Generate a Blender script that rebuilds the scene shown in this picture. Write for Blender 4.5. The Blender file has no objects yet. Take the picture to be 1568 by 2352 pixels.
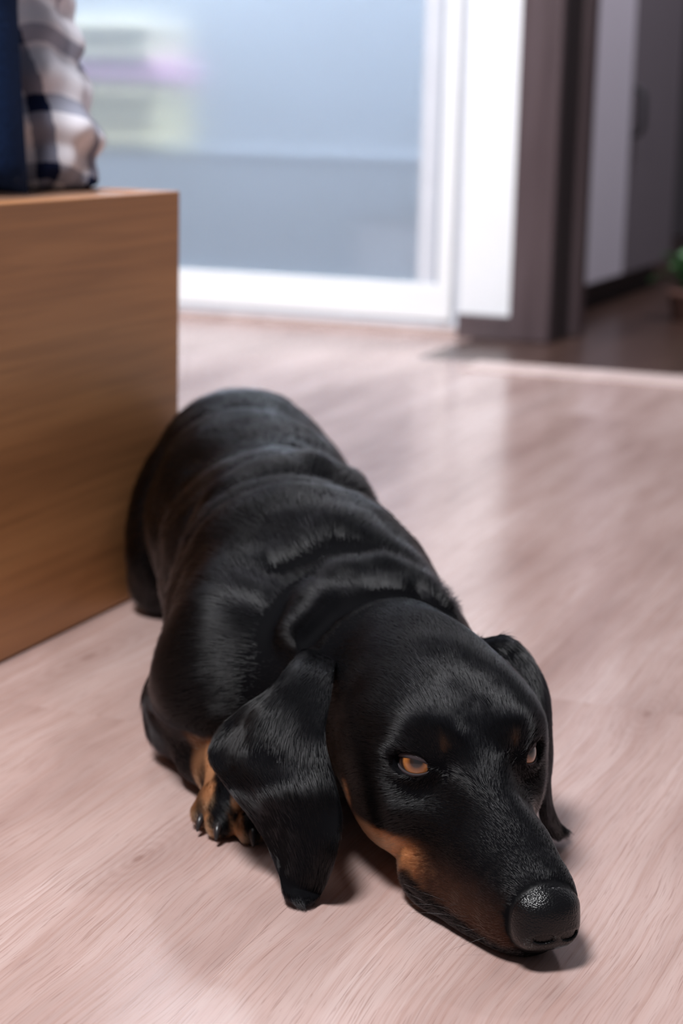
import bpy, bmesh, math, random
import numpy as np
from mathutils import Matrix, Vector

scene = bpy.context.scene
COL = scene.collection
random.seed(7)
rng = np.random.default_rng(11)

# ------------------------------------------------------------------ camera
VIEW_YAW = math.radians(21.094)
cam_data = bpy.data.cameras.new('camera')
cam_data.sensor_fit = 'VERTICAL'
cam_data.sensor_height = 36.0
cam_data.sensor_width = 24.0
cam_data.lens = 4367.0 / 2352.0 * 36.0
cam_data.clip_start = 0.02
cam_data.dof.use_dof = True
cam_data.dof.focus_distance = 0.838
cam_data.dof.aperture_fstop = 8.6
cam = bpy.data.objects.new('camera', cam_data)
COL.objects.link(cam)
cam.matrix_world = Matrix(((0.930841, -0.098043, 0.352027, 0.0),
                           (0.364614, 0.185065, -0.912583, 0.0),
                           (0.024324, 0.977823, 0.208014, 0.36),
                           (0, 0, 0, 1)))
scene.camera = cam

# ------------------------------------------------------------------ light
world = bpy.data.worlds.new('room_light')
scene.world = world
world.use_nodes = True
wb = world.node_tree.nodes['Background']
wb.inputs['Color'].default_value = (0.86, 0.90, 1.0, 1)
wb.inputs['Strength'].default_value = 0.14

def area_light(name, loc, target, sx, sy, power, color):
    d = bpy.data.lights.new(name, 'AREA')
    d.shape = 'RECTANGLE'; d.size = sx; d.size_y = sy
    d.energy = power; d.color = color
    o = bpy.data.objects.new(name, d); COL.objects.link(o)
    o.location = loc
    o.rotation_euler = (Vector(target) - Vector(loc)).to_track_quat('-Z', 'Y').to_euler()
    return o
# ceiling lamps of the room, plus an added fill that brightens the wardrobe door
area_light('ceiling_lamp', (-0.50, -0.30, 2.3), (-0.5, 0.9, 0.0), 0.5, 0.5, 92.0, (0.98, 0.97, 0.985))
area_light('room_lamp', (-1.25, 2.0, 2.3), (-1.1, 1.8, 0.0), 0.5, 0.4, 9.5, (0.95, 0.97, 1.0))
w = area_light('wardrobe_front_fill', (-1.3, 2.0, 2.3), (-1.3, 2.95, 0.45), 0.6, 0.3, 8.5, (0.88, 0.94, 1.0)); w.data.spread = math.radians(70)

scene.view_settings.view_transform = 'Standard'
scene.view_settings.look = 'None'
scene.view_settings.gamma = 1.0
scene.view_settings.use_curve_mapping = False
scene.view_settings.exposure = 0.0
scene.cycles.max_bounces = 5
scene.cycles.diffuse_bounces = 2
scene.cycles.glossy_bounces = 2
scene.cycles.transmission_bounces = 6
scene.cycles.adaptive_threshold = 0.05

# ------------------------------------------------------------------ helpers
def tag(o, label=None, cat=None, group=None, kind=None):
    if label: o['label'] = label
    if cat: o['category'] = cat
    if group: o['group'] = group
    if kind: o['kind'] = kind
    return o
def empty(name, loc, rz=0.0):
    o = bpy.data.objects.new(name, None); COL.objects.link(o)
    o.location = loc; o.rotation_euler = (0, 0, rz); o.empty_display_size = 0.05
    return o
def add_mesh(name, me, mat=None, parent=None, loc=(0, 0, 0)):
    o = bpy.data.objects.new(name, me); COL.objects.link(o)
    if mat is not None and not me.materials: me.materials.append(mat)
    o.parent = parent; o.location = loc
    return o
def smooth(me, on=True):
    me.polygons.foreach_set('use_smooth', [on] * len(me.polygons)); me.update()
def box_mesh(name, size, bevel=0.0, seg=2, center=(0, 0, 0)):
    bm = bmesh.new(); bmesh.ops.create_cube(bm, size=1.0)
    for v in bm.verts:
        v.co = Vector((v.co.x * size[0] + center[0], v.co.y * size[1] + center[1], v.co.z * size[2] + center[2]))
    if bevel > 0:
        bmesh.ops.bevel(bm, geom=list(bm.edges), offset=bevel, segments=seg, affect='EDGES', profile=0.5)
    me = bpy.data.meshes.new(name); bm.to_mesh(me); bm.free()
    return me
def box(name, lo, hi, mat, parent=None, bevel=0.0, seg=2):
    """box between two room-space corners, origin at its middle"""
    lo, hi = Vector(lo), Vector(hi); c = (lo + hi) / 2; s = hi - lo
    me = box_mesh(name, s, bevel, seg)
    loc = c - (parent.location if parent is not None else Vector((0, 0, 0)))
    return add_mesh(name, me, mat, parent, loc)
def np_mesh(name, V, F):
    me = bpy.data.meshes.new(name)
    V = np.ascontiguousarray(V, dtype=np.float32); F = np.ascontiguousarray(F, dtype=np.int32)
    me.vertices.add(len(V)); me.vertices.foreach_set('co', V.ravel())
    n = F.shape[1]
    me.loops.add(F.size); me.loops.foreach_set('vertex_index', F.ravel())
    me.polygons.add(len(F))
    me.polygons.foreach_set('loop_start', np.arange(0, F.size, n, dtype=np.int32))
    me.polygons.foreach_set('use_smooth', np.ones(len(F), dtype=bool))
    me.update(calc_edges=True); me.validate()
    return me

# ------------------------------------------------------------------ materials
class NT:
    def __init__(self, name):
        self.m = bpy.data.materials.new(name); self.m.use_nodes = True
        self.t = self.m.node_tree; self.n = self.t.nodes; self.l = self.t.links
        self.bsdf = self.n['Principled BSDF']; self.out = self.n['Material Output']
    def add(self, kind, **kw):
        nd = self.n.new(kind)
        for k, v in kw.items():
            if k.startswith('i_'):
                nd.inputs[k[2:].replace('_', ' ')].default_value = v
            else: setattr(nd, k, v)
        return nd
    def link(self, a, b): self.l.new(a, b)
    def mix(self, fac, a, b, blend='MIX'):
        nd = self.n.new('ShaderNodeMix'); nd.data_type = 'RGBA'; nd.blend_type = blend
        for i, v in ((0, fac), (6, a), (7, b)):
            if hasattr(v, 'links') or isinstance(v, bpy.types.NodeSocket): self.l.new(v, nd.inputs[i])
            elif i == 0: nd.inputs[0].default_value = v
            else: nd.inputs[i].default_value = (*v, 1) if len(v) == 3 else v
        return nd.outputs[2]
    def ramp(self, fac, stops):
        nd = self.n.new('ShaderNodeValToRGB'); e = nd.color_ramp.elements
        while len(e) < len(stops): e.new(0.5)
        for k, (p, c) in enumerate(stops):
            e[k].position = p; e[k].color = (*c, 1) if len(c) == 3 else c
        self.l.new(fac, nd.inputs[0]); return nd.outputs[0]
    def math(self, op, a, b=None, c=None):
        nd = self.n.new('ShaderNodeMath'); nd.operation = op
        for i, v in enumerate((a, b, c)):
            if v is None: continue
            if isinstance(v, bpy.types.NodeSocket): self.l.new(v, nd.inputs[i])
            else: nd.inputs[i].default_value = v
        return nd.outputs[0]
def plain(name, color, rough=0.5, spec=0.5, noise=0.0, scale=20.0, bump=0.0, metallic=0.0):
    k = NT(name); b = k.bsdf
    b.inputs['Roughness'].default_value = rough
    b.inputs['Specular IOR Level'].default_value = spec
    b.inputs['Metallic'].default_value = metallic
    tc = k.add('ShaderNodeTexCoord'); nz = k.add('ShaderNodeTexNoise', i_Scale=scale, i_Detail=4.0)
    k.link(tc.outputs['Object'], nz.inputs['Vector'])
    dark = tuple(c * (1 - noise) for c in color); lite = tuple(min(1, c * (1 + noise)) for c in color)
    k.link(k.ramp(nz.outputs[0], [(0.3, dark), (0.7, lite)]), b.inputs['Base Color'])
    if bump > 0:
        bp = k.add('ShaderNodeBump', i_Strength=bump, i_Distance=0.002)
        k.link(nz.outputs[0], bp.inputs['Height']); k.link(bp.outputs[0], b.inputs['Normal'])
    return k.m

KNOTS = [(-0.396, 0.786, 0.026, 0.070, 0.75), (-0.221, 1.126, 0.03, 0.085, 0.7), (-0.585, 1.085, 0.035, 0.14, 0.75), (-0.622, 2.31, 0.035, 0.12, 0.6)]
def laminate():
    k = NT('light_oak_laminate'); b = k.bsdf
    tc = k.add('ShaderNodeTexCoord'); oi = k.add('ShaderNodeObjectInfo')
    sc = k.add('ShaderNodeVectorMath', operation='SCALE')
    cx = k.add('ShaderNodeCombineXYZ')
    k.link(oi.outputs['Random'], cx.inputs[0]); k.link(k.math('MULTIPLY', oi.outputs['Random'], 7.3), cx.inputs[1])
    k.link(cx.outputs[0], sc.inputs[0]); sc.inputs['Scale'].default_value = 9.0
    ad = k.add('ShaderNodeVectorMath', operation='ADD')
    k.link(tc.outputs['Object'], ad.inputs[0]); k.link(sc.outputs[0], ad.inputs[1])
    # wander of the grain and knots
    wn = k.add('ShaderNodeTexNoise', i_Scale=5.0, i_Detail=2.0); k.link(ad.outputs[0], wn.inputs['Vector'])
    wv = k.add('ShaderNodeVectorMath', operation='MULTIPLY_ADD')
    k.link(wn.outputs['Color'], wv.inputs[0]); wv.inputs[1].default_value = (0.022, 0.0, 0.0); k.link(ad.outputs[0], wv.inputs[2])
    def grain(sx, sy, detail, rough=0.6):
        mp = k.add('ShaderNodeMapping'); mp.inputs['Scale'].default_value = (sx, sy, 1)
        k.link(wv.outputs[0], mp.inputs['Vector'])
        g = k.add('ShaderNodeTexNoise', i_Scale=1.0, i_Detail=detail, i_Roughness=rough)
        k.link(mp.outputs[0], g.inputs['Vector']); return g.outputs[0]
    broad = grain(13, 2.0, 3.0); mid = grain(430, 7.0, 3.0); fine = grain(1000, 22.0, 2.0, 0.6)
    # cathedral arcs
    mp = k.add('ShaderNodeMapping'); mp.inputs['Scale'].default_value = (1, 0.16, 1); k.link(wv.outputs[0], mp.inputs['Vector'])
    wave = k.add('ShaderNodeTexWave', i_Scale=26.0, i_Distortion=9.0, i_Detail=2.0, bands_direction='X')
    wave.inputs['Detail Scale'].default_value = 1.2
    k.link(mp.outputs[0], wave.inputs['Vector'])
    c = k.ramp(broad, [(0.36, (0.345, 0.230, 0.205)), (0.54, (0.495, 0.360, 0.330)), (0.72, (0.590, 0.455, 0.428))])
    c = k.mix(k.math('MULTIPLY', k.ramp(wave.outputs[0], [(0.35, (1, 1, 1)), (0.75, (0, 0, 0))]), 0.22), c, (0.47, 0.31, 0.275))
    c = k.mix(k.math('MULTIPLY', k.ramp(mid, [(0.36, (1, 1, 1)), (0.50, (0, 0, 0))]), 0.45), c, (0.36, 0.22, 0.185))
    c = k.mix(k.math('MULTIPLY', k.ramp(fine, [(0.33, (1, 1, 1)), (0.42, (0, 0, 0))]), 0.5), c, (0.26, 0.155, 0.135))
    lines = grain(300, 4.2, 3.0, 0.55)
    ln = k.ramp(lines, [(0.474, (0, 0, 0)), (0.482, (1, 1, 1)), (0.490, (0, 0, 0)), (0.540, (0, 0, 0)), (0.546, (0.8, 0.8, 0.8)), (0.553, (0, 0, 0))])
    c = k.mix(k.math('MULTIPLY', ln, k.math('MULTIPLY', fine, 0.85)), c, (0.25, 0.14, 0.12))
    # knots
    mk = k.add('ShaderNodeMapping'); mk.inputs['Scale'].default_value = (4.4, 1.9, 1); k.link(ad.outputs[0], mk.inputs['Vector'])
    vo = k.add('ShaderNodeTexVoronoi', i_Scale=1.0); k.link(mk.outputs[0], vo.inputs['Vector'])
    kn = k.ramp(vo.outputs['Distance'], [(0.02, (1, 1, 1)), (0.10, (0.35, 0.35, 0.35)), (0.24, (0, 0, 0))])
    c = k.mix(k.math('MULTIPLY', kn, 0.55), c, (0.24, 0.145, 0.13))
    geo = k.add('ShaderNodeNewGeometry')
    for (kx, ky, rx, ry, st) in KNOTS:
        dv = k.add('ShaderNodeVectorMath', operation='SUBTRACT'); k.link(geo.outputs['Position'], dv.inputs[0]); dv.inputs[1].default_value = (kx, ky, 0)
        wob = k.add('ShaderNodeVectorMath', operation='MULTIPLY_ADD'); k.link(wn.outputs['Color'], wob.inputs[0]); wob.inputs[1].default_value = (0.01, 0.03, 0.0); k.link(dv.outputs[0], wob.inputs[2])
        ds = k.add('ShaderNodeVectorMath', operation='MULTIPLY'); k.link(wob.outputs[0], ds.inputs[0]); ds.inputs[1].default_value = (1 / rx, 1 / ry, 0)
        le = k.add('ShaderNodeVectorMath', operation='LENGTH'); k.link(ds.outputs[0], le.inputs[0])
        ring = k.math('MULTIPLY_ADD', k.math('SINE', k.math('MULTIPLY', le.outputs['Value'], 42.0)), 0.18, 0.82)
        kf = k.math('MULTIPLY', k.ramp(le.outputs['Value'], [(0.04, (1, 1, 1)), (0.13, (0.55, 0.55, 0.55)), (0.45, (0.34, 0.34, 0.34)), (1.0, (0, 0, 0))]), ring)
        c = k.mix(k.math('MULTIPLY', kf, st), c, (0.24, 0.14, 0.12))
    tone = k.math('MULTIPLY_ADD', oi.outputs['Random'], 0.08, 0.96)
    hs = k.add('ShaderNodeHueSaturation'); k.link(c, hs.inputs['Color']); k.link(tone, hs.inputs['Value'])
    k.link(hs.outputs[0], b.inputs['Base Color'])
    k.link(k.math('MULTIPLY_ADD', mid, 0.07, 0.15), b.inputs['Roughness'])
    b.inputs['Specular IOR Level'].default_value = 0.5
    bp = k.add('ShaderNodeBump', i_Strength=0.10, i_Distance=0.0005)
    k.link(k.math('ADD', fine, k.math('MULTIPLY', mid, 0.6)), bp.inputs['Height']); k.link(bp.outputs[0], b.inputs['Normal'])
    return k.m

def veneer(name, a, bcol, c3, axis='Y', rough=0.42):
    """wood board with the grain along one object axis"""
    k = NT(name); b = k.bsdf
    tc = k.add('ShaderNodeTexCoord')
    def grain(s_long, s_across, detail):
        mp = k.add('ShaderNodeMapping')
        mp.inputs['Scale'].default_value = (s_across, s_long, s_across) if axis == 'Y' else (s_across, s_across, s_long)
        k.link(tc.outputs['Object'], mp.inputs['Vector'])
        g = k.add('ShaderNodeTexNoise', i_Scale=1.0, i_Detail=detail, i_Distortion=0.6); k.link(mp.outputs[0], g.inputs['Vector'])
        return g.outputs[0]
    c = k.ramp(grain(1.6, 15, 4), [(0.3, a), (0.5, bcol), (0.72, c3)])
    c = k.mix(k.math('MULTIPLY', k.ramp(grain(5, 170, 3), [(0.35, (1, 1, 1)), (0.6, (0, 0, 0))]), 0.35), c, tuple(x * 0.62 for x in a))
    k.link(c, b.inputs['Base Color']); b.inputs['Roughness'].default_value = rough
    bp = k.add('ShaderNodeBump', i_Strength=0.12, i_Distance=0.0008); k.link(grain(5, 170, 3), bp.inputs['Height']); k.link(bp.outputs[0], b.inputs['Normal'])
    return k.m

MAT_FLOOR = laminate()
MAT_OAK = veneer('honey_oak_veneer', (0.40, 0.172, 0.066), (0.52, 0.232, 0.09), (0.60, 0.285, 0.115))
MAT_WHITE = plain('white_lacquer', (0.92, 0.93, 0.95), 0.35, noise=0.01, scale=6)
MAT_WALL = plain('white_wall_paint', (0.92, 0.93, 0.96), 0.6, noise=0.015, scale=12, bump=0.05)
MAT_ALU = plain('pale_satin_aluminium', (0.66, 0.68, 0.74), 0.4, noise=0.02, scale=30)
MAT_GROOVE = plain('grey_rubber_seal', (0.36, 0.40, 0.48), 0.6, noise=0.05)
MAT_DARKWOOD = veneer('dark_walnut_veneer', (0.070, 0.046, 0.052), (0.090, 0.062, 0.068), (0.115, 0.082, 0.090), axis='Z', rough=0.38)
MAT_BASE = veneer('grey_brown_skirting', (0.085, 0.060, 0.066), (0.11, 0.08, 0.087), (0.14, 0.105, 0.11), rough=0.4)
MAT_HALLFLOOR = veneer('dark_brown_parquet', (0.040, 0.021, 0.017), (0.060, 0.032, 0.025), (0.085, 0.048, 0.038), rough=0.28)
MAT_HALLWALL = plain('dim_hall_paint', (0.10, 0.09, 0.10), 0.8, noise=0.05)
MAT_THRESH = veneer('pale_threshold_oak', (0.54, 0.41, 0.38), (0.62, 0.48, 0.45), (0.68, 0.54, 0.51), rough=0.35)
MAT_CAB2 = plain('darker_cabinet_door', (0.20, 0.175, 0.20), 0.5, noise=0.02)
MAT_CAB = plain('off_white_cabinet_lacquer', (0.80, 0.76, 0.86), 0.45, noise=0.01)

# ================================================================== the setting
WALL_Y = 2.95
# floor: subfloor slab with every laminate plank as a piece of its own
floor = box('floor', (-3.2, -1.3, -0.03), (1.7, WALL_Y + 0.7, -0.008), plain('subfloor', (0.3, 0.25, 0.23), 0.8), None)
tag(floor, kind='structure')
PW, PL, GAP = 0.30, 1.285, 0.0001
plank_me = box_mesh('plank', (PW - GAP, PL - GAP, 0.008), 0.0, 1)
plank_me.materials.append(MAT_FLOOR)
seam = -0.313
for i in range(-9, 7):
    x = seam + (i + 0.5) * PW
    off = [0.37, 0.02, 0.66, 0.25][i % 4] * PL
    for j in range(-2, 3):
        y = j * PL + off
        y0, y1 = y - PL / 2, y + PL / 2
        top = WALL_Y if x < -0.92 else 2.65
        if y1 < -1.0 or y0 > top - 0.02: continue
        me = plank_me
        if y1 > top:
            y1 = top
            me = box_mesh('plank', (PW - GAP, y1 - y0 - GAP, 0.008), 0.0, 1); me.materials.append(MAT_FLOOR)
        add_mesh('plank', me, MAT_FLOOR, floor, Vector((x, (y0 + y1) / 2, -0.004)) - floor.location)
trim = box('trim_1', (-0.815, 2.562, -0.0005), (1.7, 2.655, 0.0025), MAT_THRESH, None, 0.0015)
tag(trim, kind='structure')
hf = box('floor_hall', (-0.913, 2.6505, -0.03), (1.7, 6.0, 0.0), MAT_HALLFLOOR)
hf2 = box('floor_alcove', (-1.32, 3.375, -0.03), (-0.913, 6.0, 0.0), MAT_HALLFLOOR); tag(hf2, kind='structure')
tag(hf, kind='structure')

# wall beside the wardrobe, its skirting and the dark door frame
CEIL = 2.4
tag(box('wall_back', (-0.942, WALL_Y, 0.0), (-0.790, WALL_Y + 0.14, CEIL), MAT_WALL), kind='structure')
tag(box('wall_right', (0.15, WALL_Y, 0.0), (1.7, WALL_Y + 0.14, CEIL), MAT_WALL), kind='structure')
tag(box('wall_over_door', (-0.790, WALL_Y, 2.05), (0.15, WALL_Y + 0.14, CEIL), MAT_WALL), kind='structure')
tag(box('wall_left', (-3.3, -1.3, 0.0), (-3.2, 3.7, CEIL), MAT_WALL), kind='structure')
tag(box('baseboard_back', (-0.942, WALL_Y - 0.012, 0.0), (-0.853, WALL_Y, 0.038), MAT_BASE, None, 0.0015), kind='structure')
door = empty('door_1', (-0.79, WALL_Y, 0.0)); tag(door, kind='structure')
box('door_casing', (-0.853, WALL_Y - 0.018, 0.0), (-0.786, WALL_Y, 2.10), MAT_DARKWOOD, door, 0.003)
box('door_casing', (-0.853, WALL_Y - 0.018, 2.10), (0.215, WALL_Y, 2.17), MAT_DARKWOOD, door, 0.003)
box('door_casing', (0.148, WALL_Y - 0.018, 0.0), (0.215, WALL_Y, 2.10), MAT_DARKWOOD, door, 0.003)
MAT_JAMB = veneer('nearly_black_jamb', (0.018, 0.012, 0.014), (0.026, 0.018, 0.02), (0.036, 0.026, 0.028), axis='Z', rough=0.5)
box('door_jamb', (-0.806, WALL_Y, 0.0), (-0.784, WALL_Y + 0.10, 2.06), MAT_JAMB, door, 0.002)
box('door_stop', (-0.8055, WALL_Y + 0.10, 0.0), (-0.770, WALL_Y + 0.145, 2.06), MAT_DARKWOOD, door, 0.002)
box('door_jamb', (0.144, WALL_Y, 0.0), (0.166, WALL_Y + 0.14, 2.06), MAT_DARKWOOD, door, 0.002)

# hall behind the doorway
tag(box('wall_hall_left', (-1.32, 3.375, 0.0), (-1.22, 6.0, CEIL), MAT_HALLWALL), kind='structure')
tag(box('wall_hall_near', (-0.94, 3.092, 0.0), (-0.806, 3.19, CEIL), MAT_HALLWALL), kind='structure')
tag(box('wall_hall_right', (0.62, 3.09, 0.0), (0.72, 6.0, CEIL), MAT_HALLWALL), kind='structure')
tag(box('wall_hall_back', (-1.32, 5.9, 0.0), (0.72, 6.0, CEIL), MAT_HALLWALL), kind='structure')
tag(box('ceiling_hall', (-1.32, 3.09, CEIL), (0.72, 6.0, CEIL + 0.05), MAT_HALLWALL), kind='structure')

# ------------------------------------------------------------------ sliding wardrobe
def frosted():
    k = NT('frosted_blue_glass')
    k.n.remove(k.bsdf)
    tc = k.add('ShaderNodeTexCoord'); nz = k.add('ShaderNodeTexNoise', i_Scale=900.0, i_Detail=2.0)
    k.link(tc.outputs['Object'], nz.inputs['Vector'])
    bp = k.add('ShaderNodeBump', i_Strength=0.15, i_Distance=0.0005); k.link(nz.outputs[0], bp.inputs['Height'])
    rf = k.add('ShaderNodeBsdfRefraction', distribution='GGX', i_Roughness=0.62, i_IOR=1.12)
    rf.inputs['Color'].default_value = (0.90, 0.94, 1.0, 1)
    df = k.add('ShaderNodeBsdfDiffuse'); df.inputs['Color'].default_value = (0.52, 0.62, 0.72, 1)
    gl = k.add('ShaderNodeBsdfGlossy', i_Roughness=0.42); gl.inputs['Color'].default_value = (0.9, 0.9, 0.9, 1)
    k.link(bp.outputs[0], gl.inputs['Normal'])
    m1 = k.add('ShaderNodeMixShader'); m1.inputs[0].default_value = 0.8
    k.link(df.outputs[0], m1.inputs[1]); k.link(rf.outputs[0], m1.inputs[2])
    m2 = k.add('ShaderNodeMixShader'); m2.inputs[0].default_value = 0.07
    k.link(m1.outputs[0], m2.inputs[1]); k.link(gl.outputs[0], m2.inputs[2])
    k.link(m2.outputs[0], k.out.inputs['Surface'])
    return k.m
MAT_GLASS = frosted()
MAT_INSIDE = plain('blue_grey_wardrobe_lining', (0.30, 0.36, 0.43), 0.6, noise=0.04, scale=3)
wr = empty('sliding_wardrobe', (-2.0, WALL_Y, 0.0))
tag(wr, 'white framed sliding wardrobe with blue grey frosted glass door', 'wardrobe')
WX0, WX1 = -3.2, -0.9455
pl = box('plinth', (WX0, WALL_Y, 0.0), (WX1, WALL_Y + 0.03, 0.012), MAT_THRESH, wr, 0.001)
box('track', (WX0, WALL_Y + 0.004, 0.012), (WX1, WALL_Y + 0.05, 0.021), MAT_ALU, wr, 0.0008)
box('bottom_rail', (WX0, WALL_Y + 0.002, 0.0235), (-0.957, WALL_Y + 0.030, 0.0815), MAT_WHITE, wr, 0.002)
box('stile', (-0.982, WALL_Y, 0.0235), (-0.957, WALL_Y + 0.032, CEIL - 0.1), MAT_WHITE, wr, 0.002)
box('seal', (-0.990, WALL_Y + 0.010, 0.0815), (-0.982, WALL_Y + 0.028, CEIL - 0.1), MAT_GROOVE, wr)
box('inner_stile', (-1.019, WALL_Y + 0.006, 0.0815), (-0.990, WALL_Y + 0.028, CEIL - 0.1), MAT_ALU, wr, 0.0015)
box('top_rail', (WX0, WALL_Y + 0.002, CEIL - 0.1), (-0.957, WALL_Y + 0.030, CEIL), MAT_WHITE, wr, 0.002)
box('glass_pane', (WX0, WALL_Y + 0.013, 0.0815), (-1.019, WALL_Y + 0.018, CEIL - 0.1), MAT_GLASS, wr)
box('side_panel', (-0.957, WALL_Y + 0.012, 0.0), (-0.9425, WALL_Y + 0.42, CEIL), MAT_ALU, wr)
box('back_panel', (WX0, WALL_Y + 0.40, 0.0), (-0.957, WALL_Y + 0.42, CEIL), MAT_INSIDE, wr)
box('bottom_panel', (WX0, WALL_Y + 0.05, 0.0), (-0.957, WALL_Y + 0.40, 0.03), MAT_INSIDE, wr)
box('shelf', (WX0, WALL_Y + 0.095, 0.262), (-0.957, WALL_Y + 0.30, 0.275), MAT_INSIDE, wr)
lamp = bpy.data.lights.new('wardrobe_inside_fill', 'AREA'); lamp.shape = 'RECTANGLE'; lamp.size = 2.0; lamp.size_y = 0.08; lamp.energy = 52.0; lamp.color = (1.0, 0.98, 0.95)  # added fill light, lifts the glass and the stack behind it
lo = bpy.data.objects.new('wardrobe_inside_fill', lamp); COL.objects.link(lo); lo.location = (-2.0, WALL_Y + 0.07, 1.35); lo.rotation_euler = (math.radians(12), 0, 0)

# things on the wardrobe shelf, seen only as soft patches through the frosted glass
def folded(name, lo_, hi_, color, label, cat, group=None, folds=3):
    mat = plain(name + '_cotton', color, 0.9, noise=0.06, scale=40, bump=0.2)
    root = empty(name, ((lo_[0] + hi_[0]) / 2, (lo_[1] + hi_[1]) / 2, lo_[2]))
    tag(root, label, cat, group)
    h = (hi_[2] - lo_[2]) / folds
    for k in range(folds):
        box('fold', (lo_[0] + 0.003 * (k % 2), lo_[1] + 0.002 * (k % 2), lo_[2] + k * h), (hi_[0] - 0.004 * (k % 2), hi_[1], lo_[2] + (k + 1) * h), mat, root, min(h * 0.42, 0.02), 3)
    return root
folded('folded_towel', (-1.80, WALL_Y + 0.10, 0.275), (-1.545, WALL_Y + 0.28, 0.395), (1.0, 0.90, 0.55), 'thick cream folded towel at the bottom of the stack behind the frosted glass', 'towel', 'folded linen behind the frosted glass')
folded('folded_shirt', (-1.80, WALL_Y + 0.10, 0.395), (-1.535, WALL_Y + 0.28, 0.432), (0.86, 0.50, 0.76), 'lilac folded shirt between the two cream pieces behind the frosted glass', 'shirt', 'folded linen behind the frosted glass', 2)
folded('folded_sheet', (-1.80, WALL_Y + 0.10, 0.432), (-1.56, WALL_Y + 0.28, 0.50), (1.0, 0.94, 0.72), 'cream folded sheet on top of the stack behind the frosted glass', 'bed linen', 'folded linen behind the frosted glass', 3)
folded('storage_bag', (-1.19, WALL_Y + 0.15, 0.03), (-1.03, WALL_Y + 0.33, 0.17), (0.86, 0.86, 0.88), 'pale bag low in the wardrobe beside the door stile', 'bag', None, 1)

# ------------------------------------------------------------------ hall cabinet
hc = empty('hall_cabinet', (-1.03, 3.78, 0.0))
tag(hc, 'hall cabinet with an off-white and a darker door seen through the doorway', 'cabinet')
box('body', (-1.21, 3.40, 0.05), (-0.866, 4.16, 1.3), MAT_CAB, hc, 0.002)
box('plinth', (-1.20, 3.42, 0.0), (-0.88, 4.14, 0.05), MAT_JAMB, hc)
d1 = box('cabinet_door', (-0.866, 3.402, 0.052), (-0.848, 3.700, 1.29), MAT_CAB, hc, 0.003)
d2 = box('cabinet_door', (-0.866, 3.704, 0.052), (-0.848, 4.158, 1.29), MAT_CAB2, hc, 0.003)  # second door in a darker tone than the first
MAT_STEEL = plain('dark_brushed_steel', (0.025, 0.027, 0.032), 0.4, noise=0.08)
def bow_handle():
    bm = bmesh.new()
    pts = [(0, 0, -0.045), (0.012, 0, -0.043), (0.019, 0, -0.03), (0.020, 0, 0), (0.019, 0, 0.03), (0.012, 0, 0.043), (0, 0, 0.045)]
    rings = []
    for i, p in enumerate(pts):
        a = Vector(pts[max(0, i - 1)]); b = Vector(pts[min(len(pts) - 1, i + 1)]); t = (b - a).normalized()
        u = Vector((0, 1, 0)); w = t.cross(u)
        rings.append([bm.verts.new(Vector(p) + (u * math.cos(q) * 0.011 + w * math.sin(q) * 0.005)) for q in [k * math.pi / 5 for k in range(10)]])
    for r0, r1 in zip(rings[:-1], rings[1:]):
        for k in range(10): bm.faces.new((r0[k], r0[(k + 1) % 10], r1[(k + 1) % 10], r1[k]))
    bm.faces.new(rings[0]); bm.faces.new(rings[-1][::-1])
    bmesh.ops.recalc_face_normals(bm, faces=bm.faces[:])
    me = bpy.data.meshes.new('handle'); bm.to_mesh(me); bm.free(); smooth(me); return me
hd = add_mesh('handle', bow_handle(), MAT_STEEL, d2, (0.009, 3.722 - 3.931, 0.366 - 0.671))
tag(hd, 'dark steel bow handle')

hl = bpy.data.lights.new('hall_fill', 'AREA'); hl.shape = 'DISK'; hl.size = 0.3; hl.energy = 34.0; hl.color = (0.95, 0.93, 1.0)  # added fill to brighten the cabinet, not a known fixture
ho = bpy.data.objects.new('hall_fill', hl); COL.objects.link(ho); ho.location = (-0.25, 3.45, 2.3)

# ------------------------------------------------------------------ potted plant in the hall
MAT_LEAF = plain('plant_leaf_green', (0.06, 0.17, 0.055), 0.45, noise=0.25, scale=60)
MAT_POT = plain('terracotta_pot', (0.20, 0.10, 0.08), 0.8, noise=0.1, scale=60)
MAT_SOIL = plain('potting_soil', (0.04, 0.03, 0.025), 0.95, noise=0.3, scale=200, bump=0.4)
pp = empty('potted_plant', (-0.664, 3.43, 0.0))
tag(pp, 'small green leafy plant in a terracotta pot on the dark hall floor', 'plant')
def lathe(name, prof, n=28):
    bm = bmesh.new(); rings = []
    for r, z in prof: rings.append([bm.verts.new((r * math.cos(2 * math.pi * k / n), r * math.sin(2 * math.pi * k / n), z)) for k in range(n)])
    for a, b in zip(rings[:-1], rings[1:]):
        for k in range(n): bm.faces.new((a[k], a[(k + 1) % n], b[(k + 1) % n], b[k]))
    bm.faces.new(rings[0][::-1]); bm.faces.new(rings[-1])
    me = bpy.data.meshes.new(name); bm.to_mesh(me); bm.free(); smooth(me); return me
add_mesh('pot', lathe('pot', [(0.026, 0), (0.034, 0.044), (0.038, 0.044), (0.038, 0.055), (0.033, 0.055), (0.032, 0.046)]), MAT_POT, pp)
add_mesh('soil', lathe('soil', [(0.030, 0.040), (0.0315, 0.047), (0.012, 0.049)]), MAT_SOIL, pp)
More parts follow.
